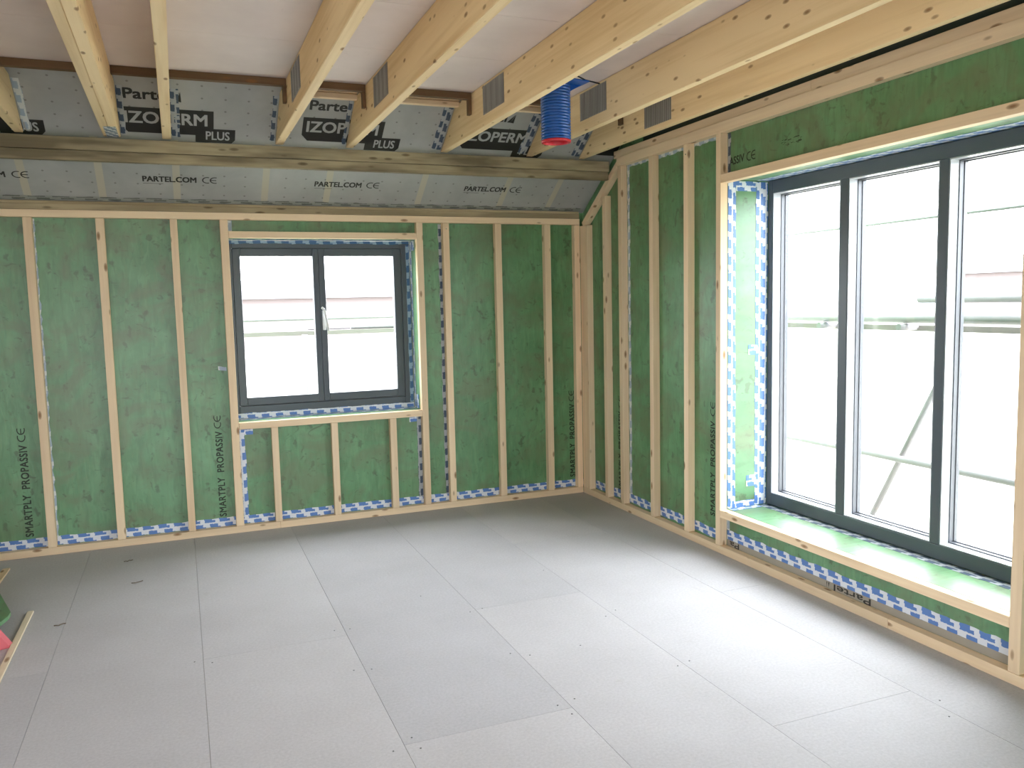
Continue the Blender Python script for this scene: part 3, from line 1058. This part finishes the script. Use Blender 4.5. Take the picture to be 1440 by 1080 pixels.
# gable wall
tape('floor_tape', 'blue-printed white tape along the foot of the gable wall, corner to left jamb', None, (xr, -.115, .058), (0, -1, 0), (0, 0, 1), NR, 1.61, .058, rag=.006, seed=30)
tape('floor_tape', 'blue-printed white tape above the floor plate under the tall window', None, (xr, -1.775, .078), (0, -1, 0), (0, 0, 1), NR, 1.825, .062, rag=.004, seed=31)
tape('wall_tape', 'ragged pale tape beside the second stud from the corner', None, (xr - .0008, -.672, .12), (0, 0, 1), (0, 1, 0), NR, 2.29, .03, TAPEW, rag=.005, step=.03, seed=32)
tape('wall_tape', 'torn pale tape edge under the gable wall plate', None, (xr, -.64, 2.4035), (0, -1, 0), (0, 0, 1), NR, 1.085, .028, TAPEW, rag=.007, step=.022, seed=33)
tape('wall_tape', 'upright pale tape left of the stencilled letters above the tall window', None, (xr - .0008, -1.80, 2.192), (0, 0, 1), (0, 1, 0), NR, .225, .028, TAPE2, seed=34)
tape('wall_tape', 'short upright tape below the left end of the tall window sill', None, (xr - .0008, -1.80, .14), (0, 0, 1), (0, 1, 0), NR, .075, .026, TAPEW, seed=35)
rl = RW[1] - .0006
tape('reveal_tape', 'pale blue-printed tape up the front of the left reveal of the tall window', None, (.052, rl, RW[2] + .004), (0, 0, 1), (1, 0, 0), (0, -1, 0), 1.89, .052, seed=36)
tape('reveal_tape', 'blue-printed tape up the left reveal against the tall window frame', None, (.245, rl, RW[2] + .004), (0, 0, 1), (1, 0, 0), (0, -1, 0), 1.89, .084, seed=37)
tape('reveal_tape', 'blue-printed tape across the top of the left reveal of the tall window', None, (.106, rl, RW[3] - .064), (1, 0, 0), (0, 0, 1), (0, -1, 0), .137, .058, seed=38)
tape('reveal_tape', 'blue-printed tape along the bottom of the left reveal of the tall window', None, (.106, rl, RW[2] + .004), (1, 0, 0), (0, 0, 1), (0, -1, 0), .137, .036, seed=39)
tape('tape_patch', 'small blue tape tab on the left reveal at half height', None, (.195, rl - .0009, 1.165), (1, 0, 0), (0, 0, 1), (0, -1, 0), .075, .055, seed=40)
tape('tape_patch', 'small blue tape tab on the left reveal near the sill', None, (.185, rl - .0009, .385), (1, 0, 0), (0, 0, 1), (0, -1, 0), .085, .065, seed=41)
tape('reveal_tape', 'blue-printed tape along the sill against the tall window frame', None, (.329, -1.776, RW[2] + .0006), (0, -1, 0), (-1, 0, 0), (0, 0, 1), 1.83, .060, TAPE2, seed=42)
tape('reveal_tape', 'blue-printed tape across the left end of the tall window sill', None, (.06, -1.776, RW[2] + .0007), (1, 0, 0), (0, -1, 0), (0, 0, 1), .205, .045, seed=43)
tape('reveal_tape', 'blue-printed tape over the head of the tall window frame', None, (.329, -1.776, RW[3] - .0006), (0, -1, 0), (-1, 0, 0), (0, 0, -1), 1.83, .085, seed=44)
m_ = tape_bm(MB(), mp_(XL + .01, RY - .008) + NS * .0014, (1, 0, 0), SV, NS, -XL, .030, rag=.005, seed=45)
tag(m_.build('eaves_tape', TAPEG), 'grey-green tape along the lower edge of the roof membrane', 'tape')

# damp-proof strip under the tall window with an upside-down name
dp = tag(MB().box(.0488, .0498, -3.60, -1.775, .047, .083).build('damp_proof_strip', DPC), 'grey-brown membrane strip below the tape under the tall window', 'membrane')
m_ = MB()
lettering(m_, 'Partel', (.0488, -2.872, .078), (0, 1, 0), (0, 0, -1), .235, .032, NR, 0.025, .0004)
tag(m_.build('lettering', PRINT, dp), 'black upside-down maker name')
m_ = MB()
quad(m_, [(.0488, -2.607, .078), (.0488, -2.598, .078), (.0488, -2.600, .050)], NR, .0004)
quad(m_, [(.0488, -2.592, .078), (.0488, -2.586, .078), (.0488, -2.588, .050)], NR, .0004)
tag(m_.build('maker_mark', PRINT, dp), 'small black double stroke')
m_ = MB()
lettering(m_, 'Pa', (.0488, -1.888, .078), (0, 1, 0), (0, 0, -1), .085, .032, NR, 0.025, .0004)
tag(m_.build('lettering', PRINT, dp), 'black upside-down letters beside the jamb')

# ------------------------------------------------------------------ blue ventilation duct
px, pyy = -.965, -1.66
DZ = -.022
D = tag(empty('ventilation_duct', (px, pyy, 2.36)), 'blue ribbed ventilation duct with red rim hanging between the joists', 'duct')
prof = []
z = 2.372 + DZ
while z < 2.632:
    prof += [(.0725, z), (.0792, z + .004), (.0792, z + .009), (.0725, z + .013)]
    z += .0150
m_ = MB().lathe(prof + [(.0745, 2.645), (.062, 2.645)], px, pyy)
m_.build('duct_body', BLUE, D)
MB().lathe([(r_, z_ + DZ) for r_, z_ in ((.0745, 2.3725), (.079, 2.371), (.079, 2.360), (.071, 2.3585), (.069, 2.366), (.069, 2.46))], px, pyy).build('duct_rim', RED, D)
m_ = MB()
m_.prism([(px - .10, pyy - .08, 2.6455), (px + .05, pyy - .10, 2.6455), (px + .165, pyy - .075, 2.6455), (px + .150, pyy + .10, 2.6455), (px - .10, pyy + .10, 2.6455)], (0, 0, .006))
m_.prism([(px + .078, pyy - .002, 2.6452), (px + .15, pyy - .002, 2.6452), (px + .078, pyy - .002, 2.605)], (0, .006, 0))
m_.build('mounting_flange', BLUE, D)
MB().tube((px, pyy, 2.652), (px, pyy, ZC - .0005), .05, 28).build('duct_neck', simple('dark_blue_neck', (.03, .06, .14), .4), D)
m_ = MB().tube((px + .15, pyy + .06, ZC - .001), (px + .19, pyy + .02, ZC - .035), .004, 8)
m_.tube((px + .19, pyy + .02, ZC - .035), (px + .27, pyy + .01, ZC - .05), .004, 8)
tag(m_.build('cable_end', BLACK), 'short black cable end poking from the deck by the blue duct', 'cable')

# ------------------------------------------------------------------ offcuts on the floor at the left edge
timber('timber_strip', 'thin pale timber strip lying on the floor at the left edge', 'offcut', None, (-3.668, -3.640), (-2.9, -1.085), (.0006, .012), wood('pale_planed_pine', 1, (.74, .64, .48), (.62, .52, .36)))
tag(MB().prism([(-3.92, -.23, .0006), (-3.885, -.22, .0006), (-3.90, -1.2, .0006), (-3.94, -1.2, .0006)], (0, 0, .012)).build('timber_strip', PINE[1]), 'brownish timber strip on the floor near the back wall, at the left edge', 'offcut')
tag(MB().box(-4.10, -3.80, -1.42, -1.33, .0006, .082, .002).build('timber_offcut', PINE[0]), 'timber block propping the offcut boards, outside the left edge', 'offcut')
mb = MB().prism([(-3.792, -1.019, .0835), (-3.693, -1.342, .0835), (-3.694, -1.40, .0835), (-3.72, -1.50, .0835), (-4.2, -1.50, .0835), (-4.2, -.6, .0835)], (0, 0, .018))
tag(mb.build('board_offcut', OSB_Y), 'green strand board offcut propped above the floor at the left edge', 'offcut')
P0 = Vector((-3.668, -1.543, .0006))
mb = MB().prism([P0, P0 + Vector((-.60, -.19, 0)), P0 + Vector((-.60, -.20, .30)), P0 + Vector((-.165, -.05, .30))], (.010, .030, .0004))
tag(mb.build('foam_offcut', PINK), 'pink foam board offcut leaning at the left edge of the floor', 'offcut')

# shavings and screw heads
for i, (x, y, s, lab) in enumerate(((-3.245, -.365, .022, 'dark wood shaving on the floor closest to the back wall'),
                                    (-3.179, -.818, .026, 'curled wood shaving on the floor left of the first board joint'),
                                    (-3.498, -1.34, .022, 'wood shaving on the floor right of the timber strip'))):
    rd = random.Random(40 + i)
    m_ = MB()
    p = Vector((x - s, y, .004))
    for k in range(5):
        qn = p + Vector((s * .45, rd.uniform(-.012, .012), rd.uniform(-.001, .003)))
        m_.tube(p, qn, .0026, 6)
        p = qn
    tag(m_.build('wood_shaving', SHAV), lab, 'shaving', 'shavings on the floor')
for x, y in ((-2.21, -3.05), (-2.29, -3.11), (-2.20, -3.13), (-1.65, -3.05), (-1.57, -3.03), (-1.63, -3.13), (-2.22, -1.98), (-2.29, -1.97),
             (-2.22, -2.45), (-2.29, -2.43), (-1.64, -2.55), (-1.57, -2.6), (-1.64, -2.02), (-1.57, -2.0), (-1.06, -2.95), (-.99, -2.93),
             (-1.07, -2.35), (-.99, -2.3), (-.42, -3.7), (-.35, -3.6), (-2.83, -2.1), (-2.9, -2.06), (-1.33, -2.6), (-1.8, -1.7), (-1.06, -1.6)):
    MB().tube((x, y, .0001), (x, y, .0007), .0035, 10).build('screw_head', BLACK, floor)

# ------------------------------------------------------------------ outside
ZG = -.45
mb = MB().box(-70, 90, -60, 110, ZG - .1, ZG)
tag(mb.build('ground', GRASS), 'pale grass field around the building', 'ground', kind='structure')


def house(label, x0, x1, y0, y1, h, r, along):
    e = tag(empty('house', ((x0 + x1) / 2, (y0 + y1) / 2, ZG)), label, 'house', 'houses across the field')
    MB().box(x0, x1, y0, y1, ZG + .001, h).build('house_wall', BRICK, e)
    m_ = MB()
    if along == 'x':
        ym = (y0 + y1) / 2
        m_.prism([(x0 - .3, y0 - .4, h + .01), (x0 - .3, y1 + .4, h + .01), (x0 - .3, ym, h + r)], (x1 - x0 + .6, 0, 0))
    else:
        xm = (x0 + x1) / 2
        m_.prism([(x0 - .4, y0 - .3, h + .01), (x1 + .4, y0 - .3, h + .01), (xm, y0 - .3, h + r)], (0, y1 - y0 + .6, 0))
    m_.build('house_roof', ROOFM, e)
    return e


house('pale pink brick house seen through the small window', -14, 10, 34, 42, 1.9, 1.0, 'x')
house('pale pink brick house seen through the tall window', 34, 42, -2, 26, 2.4, 1.0, 'y')


def pole(label, p0, p1, r=.0242):
    return tag(MB().tube(p0, p1, r, 18).build('scaffold_pole', TUBE), label, 'scaffold pole', 'scaffold poles around the house')


yo, xo = 1.33, 1.33
pole('upper scaffold rail across the small window', (-5.5, yo, 1.402), (.9, yo, 1.402), .014)
pole('thicker scaffold rail just below the upper one, outside the small window', (-1.50, yo + .13, 1.3185), (.9, yo + .13, 1.3185), .018)
pole('scaffold standard behind the left pane of the small window', (-1.90, yo + .06, ZG), (-1.90, yo + .06, 1.27))
pole('raking scaffold tube between the boards and the rail, small window', (-1.86, yo + .19, 1.3125), (-1.45, yo + .23, 1.3125), .012)
tag(MB().box(-5.5, .9, yo + .1, yo + .33, 1.262, 1.30, .002).build('scaffold_board', BOARDM), 'scaffold boards level with the small window', 'scaffold board')
pole('scaffold rail across all panes of the tall window', (xo, -6, 1.345), (xo, .9, 1.345), .03)
pole('upper scaffold rail across the right panes of the tall window', (xo, -6, 1.462), (xo, -1.95, 1.462), .024)
pole('lower scaffold rail across the tall window', (xo, -6, .45), (xo, .9, .45), .022)
pole('lowest scaffold rail near the foot of the tall window', (xo + .0, -6, -.03), (xo + .0, -1.45, -.03), .022)
pole('high faint scaffold rail near the top of the tall window', (xo, -6, 1.95), (xo, .9, 1.95), .010)
pole('scaffold standard behind the left pane of the tall window', (xo + .058, -1.285, ZG), (xo + .058, -1.285, 2.0), .024)
pole('raking scaffold brace behind the middle pane of the tall window', (xo + .066, -2.20, 1.24), (xo + .066, -1.55, .02), .020)
tag(MB().box(xo + .1, xo + .33, -6, .9, 1.262, 1.30, .002).build('scaffold_board', BOARDM), 'scaffold boards level with the tall window', 'scaffold board')
for y, lab in ((-1.155, 'stub end of a scaffold tube in the left pane of the tall window'), (-1.85, 'stub end of a scaffold tube in the middle pane of the tall window')):
    pole(lab, (xo - .06, y, 1.292), (xo + .085, y, 1.292), .022)
bpy.data.curves.remove(_font)
